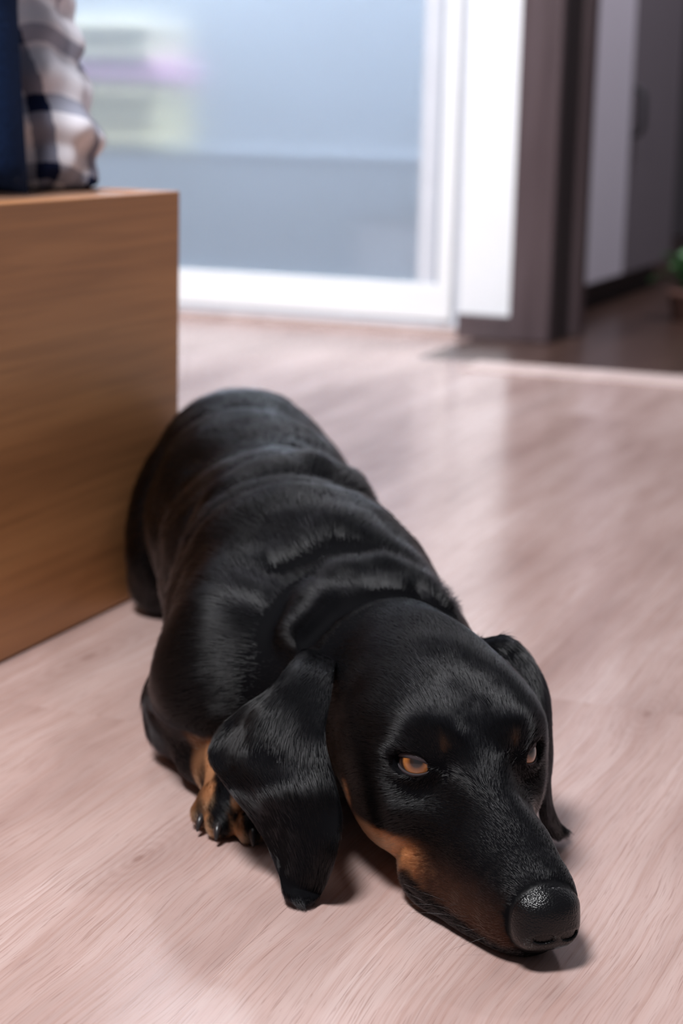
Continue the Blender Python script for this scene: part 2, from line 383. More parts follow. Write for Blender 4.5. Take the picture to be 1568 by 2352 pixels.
def leaf_mesh():
    V, F = [], []
    nu, nv = 12, 6
    for s in (1, -1):
        for i in range(nu + 1):
            u = i / nu; w = 0.020 * (math.sin(math.pi * min(1, u * 1.02)) ** 0.75) * (1 - 0.25 * u) + 0.0008
            for j in range(nv + 1):
                v = (j / nv) * 2 - 1
                V.append((u * 0.075, v * w, 0.035 * math.sin(u * 1.9) - 0.02 * u * u + 0.006 * abs(v) + s * 0.0004))
    m = (nu + 1) * (nv + 1)
    for i in range(nu):
        for j in range(nv):
            a = i * (nv + 1) + j; q = (a, a + nv + 1, a + nv + 2, a + 1)
            F.append(q); F.append(tuple(m + x for x in q[::-1]))
    return np_mesh('leaf', np.array(V), np.array(F))
lm = leaf_mesh(); lm.materials.append(MAT_LEAF)
for k in range(14):
    o = add_mesh('leaf', lm, None, pp, (0.004 * math.cos(k * 2.4), 0.004 * math.sin(k * 2.4), 0.046 + 0.0025 * k))
    o.rotation_euler = (random.uniform(-.25, .25), random.uniform(-.75, .1), k * 2.39996 + random.uniform(-.2, .2))
    sc = random.uniform(0.75, 1.1); o.scale = (sc, sc, sc)

# ================================================================== oak box bench and what lies on it
BX, BY1, BZ = -0.633, 1.291, 0.2965
bench = empty('wooden_bench', (-1.0, 0.7, 0.0))
tag(bench, 'low honey oak box bench beside the lying dog', 'bench')
box('side_board', (BX - 0.018, -0.35, 0.0015), (BX, BY1, BZ), MAT_OAK, bench, 0.0012)
box('end_board', (-1.40, BY1 - 0.019, 0.0015), (BX - 0.0185, BY1 - 0.001, BZ), MAT_OAK, bench, 0.001)
box('end_board', (-1.40, -0.349, 0.0015), (BX - 0.0185, -0.331, BZ), MAT_OAK, bench, 0.001)
box('side_board', (-1.418, -0.35, 0.0015), (-1.4005, BY1, BZ), MAT_OAK, bench, 0.0012)
MAT_BENCHTOP = veneer('brown_oak_top', (0.22, 0.115, 0.07), (0.28, 0.15, 0.095), (0.34, 0.19, 0.12))
box('seat_board', (-1.40, -0.33, BZ - 0.022), (BX - 0.0185, BY1 - 0.0195, BZ - 0.0015), MAT_BENCHTOP, bench)

# dark blue cushion
MAT_BLUE = plain('dark_blue_canvas', (0.0075, 0.021, 0.066), 0.9, spec=0.12, noise=0.18, scale=250, bump=0.3)
def cushion_mesh():
    V, F = [], []
    nu, nv = 28, 28
    hx, hz, th = 0.14, 0.125, 0.052
    for s in (1, -1):
        for i in range(nu + 1):
            for j in range(nv + 1):
                u, v = i / nu * 2 - 1, j / nv * 2 - 1
                e = max(0.0, (1 - u ** 4) * (1 - v ** 4)) ** 0.42
                pin = 1 - 0.05 * (1 - abs(u)) * abs(v) ** 3 - 0.05 * (1 - abs(v)) * abs(u) ** 3
                V.append((u * hx * pin, s * th * e * (1 + 0.03 * math.sin(9 * u + 3 * v)), v * hz * pin + hz))
    m = (nu + 1) ** 2
    for i in range(nu):
        for j in range(nv):
            a = i * (nv + 1) + j; q = (a, a + nv + 1, a + nv + 2, a + 1)
            F.append(q); F.append(tuple(m + x for x in q[::-1]))
    me = np_mesh('cushion', np.array(V), np.array(F))
    bm = bmesh.new(); bm.from_mesh(me); bmesh.ops.remove_doubles(bm, verts=bm.verts[:], dist=0.0004)
    bmesh.ops.recalc_face_normals(bm, faces=bm.faces[:]); bm.to_mesh(me); bm.free(); smooth(me); return me
cu = empty('cushion', (-0.820, 1.125, BZ), math.radians(14))
tag(cu, 'dark blue canvas cushion standing upright on the oak bench', 'cushion')
cs = add_mesh('cover', cushion_mesh(), MAT_BLUE, cu)

# bunched checked cloth
def checked():
    k = NT('white_navy_checked_cotton'); b = k.bsdf
    uv = k.add('ShaderNodeUVMap'); sp = k.add('ShaderNodeSeparateXYZ'); k.link(uv.outputs[0], sp.inputs[0])
    nz = k.add('ShaderNodeTexNoise', i_Scale=9.0); k.link(uv.outputs[0], nz.inputs['Vector'])
    def stripes(sock, freq, duty):
        f = k.math('FRACT', k.math('MULTIPLY_ADD', k.math('MULTIPLY', nz.outputs[0], 0.05), freq, k.math('MULTIPLY', sock, freq)))
        return k.math('LESS_THAN', f, duty)
    a = stripes(sp.outputs[0], 1.9, 0.26); c = stripes(sp.outputs[1], 1.7, 0.26)
    col = k.mix(k.math('MULTIPLY', a, 0.75), (0.90, 0.89, 0.97), (0.05, 0.07, 0.16))
    col = k.mix(k.math('MULTIPLY', c, 0.62), col, (0.10, 0.13, 0.24))
    both = k.math('MULTIPLY', a, c); col = k.mix(both, col, (0.010, 0.018, 0.06))
    k.link(col, b.inputs['Base Color']); b.inputs['Roughness'].default_value = 0.9
    b.inputs['Specular IOR Level'].default_value = 0.15
    return k.m
MAT_CHECK = checked()
def cloth_mesh():
    """an upright bunch of cloth with slumped horizontal folds"""
    nu, nv = 90, 64; V, F, UV = [], [], []
    for i in range(nu + 1):
        t = i / nu; z = 0.175 * t
        for j in range(nv):
            a = 2 * math.pi * j / nv
            r = 0.046 - 0.012 * t + 0.006 * math.exp(-((t - 0.22) / 0.14) ** 2)
            r += 0.0065 * abs(math.sin(16 * t + 0.9 * math.sin(a * 1.0 + 1.3) + 0.5 * math.sin(3 * a))) ** 1.5 - 0.003
            r += 0.003 * math.sin(3 * a + 9 * t) + 0.0022 * math.sin(7 * a - 13 * t + 1)
            if t < 0.3: r += 0.0035 * math.sin(13 * a) * (0.3 - t) / 0.3
            r *= min(1.0, 0.86 + t * 6) 
            cap = 1.0 if t < 0.9 else math.sqrt(max(0.0, 1 - ((t - 0.9) / 0.1) ** 2))
            r = max(r * cap, 0.0004)
            V.append((r * math.cos(a) + 0.008 * math.sin(5 * t), r * math.sin(a), z)); UV.append((a / (2 * math.pi) * 2.4 + 0.35 * t, t * 2.1 + 0.12 * math.sin(2 * a)))
    for i in range(nu):
        for j in range(nv):
            F.append((i * nv + j, i * nv + (j + 1) % nv, (i + 1) * nv + (j + 1) % nv, (i + 1) * nv + j))
    me = np_mesh('cloth', np.array(V), np.array(F))
    lay = me.uv_layers.new(name='UVMap')
    for l in me.loops: lay.data[l.index].uv = UV[l.vertex_index]
    return me
cl = add_mesh('checked_cloth', cloth_mesh(), MAT_CHECK, None, (-0.748, 1.262, BZ - 0.001))
tag(cl, 'bunched white and navy checked cloth beside the blue cushion on the bench', 'cloth')

# ================================================================== the dog
FUR_DENSITY=1.0
# ---------- dog geometry (mm, dog frame: x right, y away from viewer, z up) ----------
HY=math.radians(19.0); HM=(60.0,836.0)
HF=(math.sin(HY),-math.cos(HY)); HB=(-math.cos(HY),-math.sin(HY))
def to_head(p):
    dx=p[:,0]-HM[0]; dy=p[:,1]-HM[1]
    return np.stack([dx*HF[0]+dy*HF[1], dx*HB[0]+dy*HB[1], p[:,2]],1)
def from_head(h):
    h=np.atleast_2d(np.asarray(h,float))
    return np.stack([HM[0]+h[:,0]*HF[0]+h[:,1]*HB[0], HM[1]+h[:,0]*HF[1]+h[:,1]*HB[1], h[:,2]],1)
def smin(a,b,k):
    h=np.maximum(k-np.abs(a-b),0)/k
    return np.minimum(a,b)-h*h*k*0.25
def smax(a,b,k): return -smin(-a,-b,k)
def ell(p,c,r,yaw=0,pit=0,rol=0):
    q=p-np.array(c,p.dtype)
    if yaw:
        cc,s=math.cos(math.radians(yaw)),math.sin(math.radians(yaw))
        q=np.stack([q[:,0]*cc+q[:,1]*s,-q[:,0]*s+q[:,1]*cc,q[:,2]],1)
    if pit:   # rotate in (first,z): positive tips the front down
        cc,s=math.cos(math.radians(pit)),math.sin(math.radians(pit))
        q=np.stack([q[:,0]*cc-q[:,2]*s,q[:,1],q[:,0]*s+q[:,2]*cc],1)
    if rol:
        cc,s=math.cos(math.radians(rol)),math.sin(math.radians(rol))
        q=np.stack([q[:,0],q[:,1]*cc-q[:,2]*s,q[:,1]*s+q[:,2]*cc],1)
    r=np.array(r,p.dtype)
    k0=np.linalg.norm(q/r,axis=1); k1=np.linalg.norm(q/(r*r),axis=1)
    return k0*(k0-1.0)/np.maximum(k1,1e-6)
def cone(p,a,b,r1,r2,sq=None):
    a=np.array(a,p.dtype);b=np.array(b,p.dtype)
    ba=b-a;pa=p-a
    t=np.clip((pa@ba)/(ba@ba),0,1)
    d=pa-t[:,None]*ba
    if sq is not None: d=d*np.array(sq,p.dtype)
    return np.linalg.norm(d,axis=1)-(r1+(r2-r1)*t)
def chain(p,pts,k=6):
    d=None
    for (a,b) in zip(pts[:-1],pts[1:]):
        e=cone(p,a[:3],b[:3],a[3],b[3])
        d=e if d is None else smin(d,e,k)
    return d
TOE_TIPS=[(-66,905,9,-.35,-1),(-57,892.5,9.5,-.15,-1),(-40,886,9.5,.12,-1),(-26,893,9,.3,-1)]
EYES=[(2.5,23.2,69.3),(2.5,-23.2,69.3)]; EYE_R=10.3
def eye_axes(s):
    # gaze, lateral (toward outer corner... along the slit), up
    g=np.array([0.60,0.77*s,0.22]); g/=np.linalg.norm(g)
    l=np.array([-0.77,0.62*s,-0.05]); l-=g*(l@g); l/=np.linalg.norm(l)
    u=np.cross(g,l); u*=np.sign(u[2])
    return g,l,u
def bend(h):
    q=h.copy(); q[:,1]+=0.055*np.maximum(h[:,0]-4,0); return q
def nose_core(h):
    n=ell(h,(78.5,-0.5,23.0),(13,15.0,14.2),pit=10)
    n=smin(n,ell(h,(78,-0.5,29.5),(10,12.5,6),pit=26),13)
    return smin(n,cone(h,(83,6,18),(83,-7,18),7.5,7.5),5)
def nose_pad(h):
    """the leathery nose with its nostrils, cut fine"""
    h=bend(h); n=nose_core(h)
    for (b0,b1,b2,a0) in ((3.4,5.0,14.5,94.5),(-7.6,-9.5,-18.0,93.5)):
        n=smax(n,-cone(h,(a0+2,b0,17.4),(a0-10,b1,18.2),2.9,2.2,(1,.6,1.35)),1.8)
    n=smax(n,-cone(h,(96.5,-2,4),(96,-2,15.5),0.8,0.4),1.0)
    return smax(n,80.5-h[:,0]+0.12*(h[:,2]-20),2.5)
def head(h):
    h=bend(h)
    S=lambda b:(h*np.array([1,-1,1],h.dtype)) if b else h
    d=ell(h,(-48,0,71),(60,46,46),pit=10)
    d=smin(d,ell(h,(-80,0,80),(30,27,34)),22)
    # muzzle
    m=cone(h,(-6,0,40),(60,0,25),33,20,(1,1.1,1))
    m=smin(m,cone(h,(5,0,57),(72,-0.5,30),16,10.5,(1,.80,1)),16)
    m=smin(m,ell(h,(69,-0.3,22),(19,16.2,18)),10)
    d=smin(d,m,26)
    # lower jaw
    d=smin(d,cone(h,(-30,0,22),(62,0,11),24,11,(1,1.0,1)),10)
    for sgn in (1,-1):
        q=h if sgn==1 else S(1)
        # cheeks / zygomatic arch
        d=smin(d,ell(q,(-34,27,48),(36,15,27),yaw=8),18)
        d=smin(d,ell(q,(-18,26,55),(20,7.5,9),yaw=12,pit=8),10)
        d=smin(d,ell(q,(-20,20.5,76),(32,22.5,24)),14)
        # brow
        d=smin(d,ell(q,(-3,20.5,80),(15,12,8.5),yaw=-20,pit=14),11)
        # flews
        d=smin(d,ell(q,(40,16,15),(33,9,14),yaw=-12),10)
        d=smin(d,ell(q,(12,24,15),(18,6.5,12),yaw=-8),8)
        # hollow below the eye, beside the bridge
        d=smax(d,-ell(q,(24,25.5,66),(20,8,11),yaw=-14,pit=14),14)
        # eyeball swell (the eyeball itself and the lids are separate pieces)
        d=smin(d,np.linalg.norm(q-np.array(EYES[0],h.dtype),axis=1)-(EYE_R-0.9),10)
        ga=eye_axes(1)[0].astype(h.dtype)*1.0; ec=np.array(EYES[0],h.dtype)
        _,la,ua=[v.astype(h.dtype) for v in eye_axes(1)]
        d=smin(d,np.linalg.norm(q-(ec+ua*2.2-ga*0.5),axis=1)-(EYE_R+0.4),6)
        for tt in (-3.4,0.0,3.4):
            o_=ec+la*tt+ua*(-1.0+0.2*tt)
            d=smax(d,-cone(q,o_+ga*5,o_+ga*24,3.9,4.2),2.5)
    d=smin(d,nose_core(h)+1.2,3)
    # mouth line
    ml=[(84,0,4,1.0),(74,13,4,1.0),(54,22.5,4.5,1.2),(30,28.5,6.5,1.3),(6,32,11,1.2)]
    for s in (1,-1):
        d=smax(d,-chain(h,[(a,b*s,z,r) for a,b,z,r in ml],1),2.2)
    return d
def body(p):
    # trunk along the spine
    T=[(8,965,64,52),(-22,1050,72,64),(-39,1160,74,67),(-60,1280,80,67),(-72,1360,88,62),(-75,1395,92,58)]
    d=chain(p,T,30)
    d=smin(d,ell(p,(-25,1065,84),(63,66,60)),30)      # withers / shoulder mass
    # neck
    d=smin(d,chain(p,[(36,905,62,42),(22,945,64,50),(-4,1020,72,58)],20),24)
    # right shoulder + upper arm
    d=smin(d,ell(p,(-58,985,66),(36,58,56),yaw=12),22)
    d=smin(d,cone(p,(-66,965,62),(-84,1012,34),32,24),16)
    # forearm, wrist, paw
    d=smin(d,chain(p,[(-82,1014,24,22),(-69,972,21,17),(-56,938,19,15)],8),9)
    pw=ell(p,(-48,918,15),(20,24,15),yaw=-24)
    for (x,y,r) in ((-64,912,8.5),(-56,900,9),(-41,894,9),(-28,900,8.5)):
        pw=smin(pw,cone(p,(-49+(x+49)*.5,924,16),(x,y,9),9,r),3.0)
    d=smin(d,pw,6)
    # left shoulder and foreleg (far side)
    d=smin(d,ell(p,(26,1012,66),(32,55,54),yaw=8),22)
    d=smin(d,chain(p,[(46,1020,26,22),(50,970,21,17),(60,940,18,15),(68,915,13,13)],8),10)
    # right thigh / haunch against the box
    d=smin(d,ell(p,(-118,1340,52),(34,56,54),yaw=-14),20)
    d=smin(d,chain(p,[(-128,1325,24,22),(-112,1400,20,18),(-98,1430,16,14)],8),10)
    d=smin(d,chain(p,[(-98,1430,14,12),(-118,1350,12,12),(-122,1322,10,11)],8),8)
    # left thigh
    d=smin(d,ell(p,(-22,1365,58),(36,62,54),yaw=10),20)
    d=smin(d,chain(p,[(10,1340,18,16),(18,1280,13,13)],8),10)
    # skin rolls behind the skull and across the back
    d=smin(d,chain(p,[(-20,930,100,8),(-11,944,110,9),(3,957,117,10),(23,967,118,10),(39,965,112,9),(47,953,107,8)],6),11)
    d=smax(d,-chain(p,[(-14,917,101,2.5),(3,927,115,3.5),(22,934,120,3.5),(40,941,117.5,3),(50,938,108,2)],4),9)
    d=smax(d,-chain(p,[(-30,974,124,.6),(-16,981,130.5,1.5),(0,990,135.5,3),(28,992,133,2.5),(44,985,123,1)],4),14)
    d=smin(d,chain(p,[(-72,1105,116,9),(-62,1114,127,10),(-44,1126,135.5,11),(-18,1146,136.5,11),(0,1158,128,9),(6,1164,116,7)],10),18)
    d=smax(d,-chain(p,[(-82,1060,122,3),(-60,1068,141,4.5),(-33,1076,149.5,5),(-8,1084,148.5,5),(18,1100,138,4)],6),18)
    # tail
    d=smin(d,chain(p,[(-62,1455,50,20),(-48,1510,18,12),(-40,1570,9,8),(-34,1612,7,5)],10),14)
    return d
def dog(p):
    d=body(p)
    hm=(p[:,1]<960)
    h=to_head(p[hm])
    if len(h):
        dh=head(h)
        d[hm]=smin(d[hm],dh,12)
    # past the mask the head is far away
    return smax(d,0.6-p[:,2],1.5)
def surface(fn,lo,hi,step,band=None):
    """sparse naive surface nets"""
    lo=np.array(lo,float);n=np.ceil((np.array(hi)-lo)/step).astype(int)+1
    B=8
    nb=(n+B-1)//B
    bi=np.stack(np.meshgrid(*[np.arange(k) for k in nb],indexing='ij'),-1).reshape(-1,3)
    cen=lo+(bi*B+B/2)*step
    dc=fn(cen.astype(np.float32))
    bi=bi[np.abs(dc)<B*step*1.15+6]
    D=np.full(tuple(nb*B+1),50,np.float32)
    off=np.stack(np.meshgrid(*[np.arange(B+1)]*3,indexing='ij'),-1).reshape(-1,3)
    sign=fn  # fill the rest by coarse sign
    cs=np.where(dc<0,-50,50).astype(np.float32).reshape(tuple(nb))
    D[:-1,:-1,:-1]=np.repeat(np.repeat(np.repeat(cs,B,0),B,1),B,2)
    for k in range(0,len(bi),600):
        b=bi[k:k+600]
        idx=(b[:,None,:]*B+off[None]).reshape(-1,3)
        v=fn((lo+idx*step).astype(np.float32))
        D[idx[:,0],idx[:,1],idx[:,2]]=v
    s=D<0
    c=np.stack([s[i:i+s.shape[0]-1,j:j+s.shape[1]-1,k:k+s.shape[2]-1] for i in (0,1) for j in (0,1) for k in (0,1)],0)
    mixed=(c.any(0))&(~c.all(0))
    ids=-np.ones(mixed.shape,int); cells=np.argwhere(mixed); ids[mixed]=np.arange(len(cells))
    acc=np.zeros((len(cells),3));cnt=np.zeros(len(cells))
    corners=[(i,j,k) for i in (0,1) for j in (0,1) for k in (0,1)]
    for a in range(8):
        for ax in range(3):
            if corners[a][ax]==0:
                o0=np.array(corners[a]);o1=o0.copy();o1[ax]=1
                i0=cells+o0;i1=cells+o1
                v0=D[i0[:,0],i0[:,1],i0[:,2]];v1=D[i1[:,0],i1[:,1],i1[:,2]]
                m=(v0<0)!=(v1<0)
                t=np.where(m,v0/np.where(m,v0-v1,1),0)
                pt=i0+t[:,None]*(o1-o0)
                acc[m]+=pt[m];cnt[m]+=1
    V=lo+acc/cnt[:,None]*step
    F=[]
    for ax in range(3):
        u,w=[(1,2),(2,0),(0,1)][ax]
        sl0=[slice(1,-1)]*3; 
        A=s[:-1,:-1,:-1]
        sh=np.roll(s,-1,ax)[:-1,:-1,:-1]
        e=np.argwhere(A!=sh)
        e=e[(e[:,u]>0)&(e[:,w]>0)&(e[:,ax]<mixed.shape[ax])]
        du=np.zeros(3,int);du[u]=1;dw=np.zeros(3,int);dw[w]=1
        q=[e-du-dw,e-dw,e,e-du]
        f=np.stack([ids[x[:,0],x[:,1],x[:,2]] for x in q],1)
        fl=A[e[:,0],e[:,1],e[:,2]]
        f[~fl]=f[~fl][:,::-1]
        F.append(f)
    F=np.concatenate(F);F=F[(F>=0).all(1)]
    return V,F
def grad(fn,p,e=0.4):
    g=np.empty_like(p)
    for i in range(3):
        q=p.copy();q[:,i]+=e;r=p.copy();r[:,i]-=e
        g[:,i]=fn(q)-fn(r)
    return g/(2*e)
def project(fn,V,it=3,step=2.0):
    V=V.astype(np.float64)
    for _ in range(it):
        d=fn(V);g=grad(fn,V);gg=np.maximum((g*g).sum(1),0.05)
        V=V-np.clip(d/gg,-step,step)[:,None]*g
    return V
def subdiv(V,F,mask):
    """split the masked quads into 4 (T-junction free when applied to everything)"""
    e=np.concatenate([F[:,[0,1]],F[:,[1,2]],F[:,[2,3]],F[:,[3,0]]])
    es=np.sort(e,1); uniq,inv=np.unique(es,axis=0,return_inverse=True); inv=inv.ravel()
    n=len(V);m=len(F)
    mid=(V[uniq[:,0]]+V[uniq[:,1]])/2; cen=V[F].mean(1)
    E=n+inv.reshape(4,m); Cc=n+len(uniq)+np.arange(m)
    F2=np.concatenate([np.stack([F[:,0],E[0],Cc,E[3]],1),np.stack([F[:,1],E[1],Cc,E[0]],1),np.stack([F[:,2],E[2],Cc,E[1]],1),np.stack([F[:,3],E[3],Cc,E[2]],1)])
    return np.concatenate([V,mid,cen]),F2
EAR_A_BACK=[[-7.4, 995.8, 72.0], [-17.8, 912.1, 93.0], [-31.6, 887.1, 83.0], [-53.1, 886.5, 66.0], [-61.1, 874.8, 52.0], [-52.2, 852.4, 46.0], [-40.0, 847.4, 33.0], [-29.7, 842.2, 19.0], [-24.2, 831.3, 10.0], [-23.0, 823.5, 6.0], [-21.2, 818.1, 4.5], [-17.1, 816.4, 3.0]]
EAR_A_FRONT=[[5.7, 985.4, 70.0], [-1.5, 888.7, 93.0], [-3.4, 859.6, 88.0], [-4.7, 841.0, 77.0], [-2.6, 830.4, 67.0], [0.7, 823.4, 57.0], [3.2, 818.1, 45.0], [2.2, 813.0, 31.0], [-0.9, 816.1, 17.0], [-4.9, 821.6, 6.0], [-7.0, 819.3, 3.5], [-9.9, 816.0, 2.5]]
EAR_B_BACK=[[73.0, 951.7, 92.0], [79.3, 921.0, 102.0], [85.4, 919.5, 101.0], [93.1, 917.4, 95.0], [100.6, 914.6, 84.0], [104.7, 915.9, 73.0], [105.7, 914.2, 61.0], [106.0, 915.2, 48.0], [103.8, 916.2, 36.0], [104.4, 913.2, 22.0], [109.6, 912.7, 9.0], [114.7, 905.2, 6.0]]
EAR_B_FRONT=[(64, 905, 90), (74, 910, 99), (80, 906, 95), (86, 898, 88), (90, 890, 80), (93, 884, 70), (95, 880, 59), (97, 876, 47), (99, 874, 36), (102, 877, 22), (108, 888, 9), (112, 900, 4)]
def sstep(a,b,x):
    t=np.clip((x-a)/(b-a),0,1); return t*t*(3-2*t)
def vnoise(p,scale,seed=0):
    q=p/scale; i=np.floor(q).astype(np.int64); f=q-i; f=f*f*(3-2*f)
    def hsh(ix,iy,iz):
        n=(ix*374761393+iy*668265263+iz*2147483647+seed*974711)&0x7fffffff
        n=((n^(n>>13))*1274126177)&0x7fffffff
        return ((n^(n>>16))&0xffff)/65535.0
    r=0
    for dx in (0,1):
        for dy in (0,1):
            for dz in (0,1):
                w=(f[:,0] if dx else 1-f[:,0])*(f[:,1] if dy else 1-f[:,1])*(f[:,2] if dz else 1-f[:,2])
                r=r+w*hsh(i[:,0]+dx,i[:,1]+dy,i[:,2]+dz)
    return r
# ------------------------------------------------------------------ ears
EAR_A_SWELL=[2,5,9,9,8,7,6.5,5.5,4,3,2,1]
def spl(P,n):
    P=np.asarray(P,float);k=len(P)
    Q=np.concatenate([[2*P[0]-P[1]],P,[2*P[-1]-P[-2]]])
    t=np.linspace(0,k-1-1e-9,n);i=t.astype(int);f=(t-i).reshape((-1,)+(1,)*(P.ndim-1))
    p0,p1,p2,p3=Q[i],Q[i+1],Q[i+2],Q[i+3]
    return .5*((2*p1)+(-p0+p2)*f+(2*p0-5*p1+4*p2-p3)*f*f+(-p0+3*p1-3*p2+p3)*f**3)
def sheet(grid,nu,nv,th):
    G=spl(grid,nu); G=spl(G.transpose(1,0,2),nv).transpose(1,0,2)
    for _ in range(3):
        G[1:-1]=G[1:-1]*.5+(G[:-2]+G[2:])*.25
        G[:,1:-1]=G[:,1:-1]*.5+(G[:,:-2]+G[:,2:])*.25
    q=G.reshape(-1,3); G=G+(np.array([-.3,-.6,.5])*(((vnoise(q*np.array([1,.55,.45]),17.,81)-.5)*4.0+(vnoise(q*np.array([1,.6,.5]),8.,82)-.5)*1.3)*sstep(3,10,q[:,2]))[:,None]).reshape(G.shape)
    du=np.gradient(G,axis=0);dv=np.gradient(G,axis=1);N=np.cross(du,dv);N/=np.linalg.norm(N,axis=2)[...,None]+1e-9
    u=np.linspace(0,1,nu)[:,None];v=np.linspace(0,1,nv)[None]
    ed=np.minimum(np.minimum(v,1-v)*nv,(1-u)*nu)/2.4
    t=th*np.sqrt(np.clip(1-(1-np.clip(ed,0,1))**2,0.02,1))/2*(1+0.5*np.clip(1-u*6,0,1))
    A=G+N*t[...,None];B=G-N*t[...,None]
    V=np.concatenate([A.reshape(-1,3),B.reshape(-1,3)]);o=nu*nv
    i,j=np.meshgrid(np.arange(nu-1),np.arange(nv-1),indexing='ij');a=(i*nv+j).ravel();b=a+1;c=a+nv+1;d=a+nv
    F1=np.stack([a,d,c,b],1);F2=np.stack([a,b,c,d],1)+o
    rim=np.concatenate([np.arange(nv),np.arange(1,nu)*nv+nv-1,(nu-1)*nv+np.arange(nv-2,-1,-1),np.arange(nu-2,0,-1)*nv])
    r2=np.roll(rim,-1); F3=np.stack([rim,r2,r2+o,rim+o],1)
    flow=np.concatenate([du.reshape(-1,3)]*2)
    return V,np.concatenate([F1,F2,F3]),flow
def ear_a():
    vd=np.array([-.25,-.75,.6]);vd/=np.linalg.norm(vd)
    g=np.array([[np.array(l)+(np.array(r)-np.array(l))*s+vd*bu*h for s,h in ((0,0),(.18,.45),(.4,1.),(.65,.8),(.88,.45),(1,0))]
                for l,r,bu in zip(EAR_A_BACK,EAR_A_FRONT,EAR_A_SWELL)])
    g[2:5,1]-=np.array([0,0,3.])
    return sheet(g,72,44,4.2)
def ear_b():
    g=np.array([[np.array(o)+(np.array(i)-np.array(o))*s+np.array([.85,-.1,.3])*4*h for s,h in ((0,0),(.2,.6),(.5,1),(.8,.7),(1,0))]
                for o,i in zip(EAR_B_BACK,EAR_B_FRONT)])
    return sheet(g,64,28,4.2)

# ------------------------------------------------------------------ eyelids (rolled rims around almond openings)
def eyelid(s):
    g,l,u=eye_axes(s); c=np.array(EYES[0 if s>0 else 1],float)
    n=64; th=np.linspace(0,2*np.pi,n,endpoint=False)
    x=9.2*np.cos(th)
    w=1-(x/9.2)**2
    y=np.where(np.sin(th)>=0, 1.9*np.maximum(w,0)**.62, -4.4*np.maximum(w,0)**.75)+np.where(np.sin(th)>=0,0.07,0.17)*x
    y=y-0.6
    rings=[]
    ox,oy=EYE_R*.985*np.cos(th),EYE_R*.93*np.sin(th)
    for sc,R in ((-.03,EYE_R-.3),(0.0,EYE_R+.35),(.07,EYE_R+.75),(.20,EYE_R+1.0),(.42,EYE_R+.95),(.70,EYE_R+.8),(1.0,EYE_R+.4)):
        X=x+(ox-x)*sc; Y=y+(oy-y)*sc
        rr=np.sqrt(np.maximum(R*R-X*X-Y*Y,0.2))
        rings.append(c+l[None]*X[:,None]+u[None]*Y[:,None]+g[None]*rr[:,None])
    V=np.concatenate(rings); F=[]
    for k in range(len(rings)-1):
        a=k*n+np.arange(n);b=k*n+(np.arange(n)+1)%n
        F.append(np.stack([a,b,b+n,a+n],1))
    F=np.concatenate(F)
    nrm=np.cross(V[F[:,1]]-V[F[:,0]],V[F[:,3]]-V[F[:,0]])
    if ((nrm*(V[F[:,0]]-c)).sum(1)).mean()<0: F=F[:,::-1]
    return from_head(V),F

# ------------------------------------------------------------------ coat colours
nose_field=nose_core
BLACK=np.array([0.0026,0.0026,0.0033]); TAN=np.array([0.62,0.29,0.14]); RUST=np.array([0.060,0.027,0.017]); NOSEC=np.array([0.003,0.0028,0.0035])
def coat(P):
    """pigment of the coat at points P (mm)"""
    h=bend(to_head(P)); a,b,z=h[:,0],np.abs(h[:,1]),h[:,2]
    hm=P[:,1]<935
    nz=vnoise(P,5.0,1)*.6+vnoise(P,2.0,2)*.4-.5
    up=np.interp(a,[-60,-46,-20,0,15,36,61,90],[14,26,33,34,30,28,26,24])+nz*6
    lip=np.interp(a,[-10,2,11,29,47,70,90],[-4,17,20,15.5,11,8,6])+nz*3
    sw=3.5+9*sstep(0,32,a)
    w=np.clip((sw-(z-up))/(2*sw),0,1); w=w*w*(3-2*w)*sstep(8,14,b)*sstep(-50,-38,a)*sstep(-1.5,2.5,z-lip)*hm*(b<44)*(nose_field(h)>1.0)
    rust=sstep(-4,30,a+nz*18)
    mix=w*(1-rust*.35)
    col=BLACK*(1-mix)[:,None]+(TAN*(1-rust)[:,None]+RUST*rust[:,None])*mix[:,None]
    for c,r,wt in (((14.5,17.5,80.0),2.6,.05),((-34,44.5,42),7.5,.9)):
        d=np.linalg.norm((np.stack([a,b,z],1)-np.array(c))*np.array([1,1,.8]),axis=1)+nz*3
        m=sstep(r,r*.4,d)*wt*hm
        col=col*(1-m)[:,None]+TAN*m[:,None]
    # forelegs: tan pasterns, sooty toes
    x,y=P[:,0],P[:,1]
    for (cx,sg) in ((-48,1),):
        leg=(x<-14)&(y<992)&(z<46)&(y>860)&(h[:,1]>60)
        t=np.clip((y-905)/70.,-1,1.4)
        m=leg*np.maximum(sstep(948,936,y),sstep(-64,-56,x)*sstep(975,960,y))*sstep(44,36,z)*sstep(-95,-72,x-(y-930)*-0.2)
        ang=(x+48)
        soot=sstep(.42,.58,vnoise(P*np.array([1,.55,.6]),9.0,5)*.55+.45*sstep(8,2,np.abs(((x+64)%15.5)-8)))*sstep(950,925,y)
        soot=np.maximum(soot,sstep(9,4,np.abs(y-952+nz*8))*.75)
        soot=np.maximum(soot,sstep(924,908,y)*sstep(.48,.62,vnoise(P*np.array([1,.5,.5]),6.0,9)))
        c=TAN*.42*(1-soot)[:,None]+BLACK*soot[:,None]
        col=col*(1-m)[:,None]+c*m[:,None]
    return col

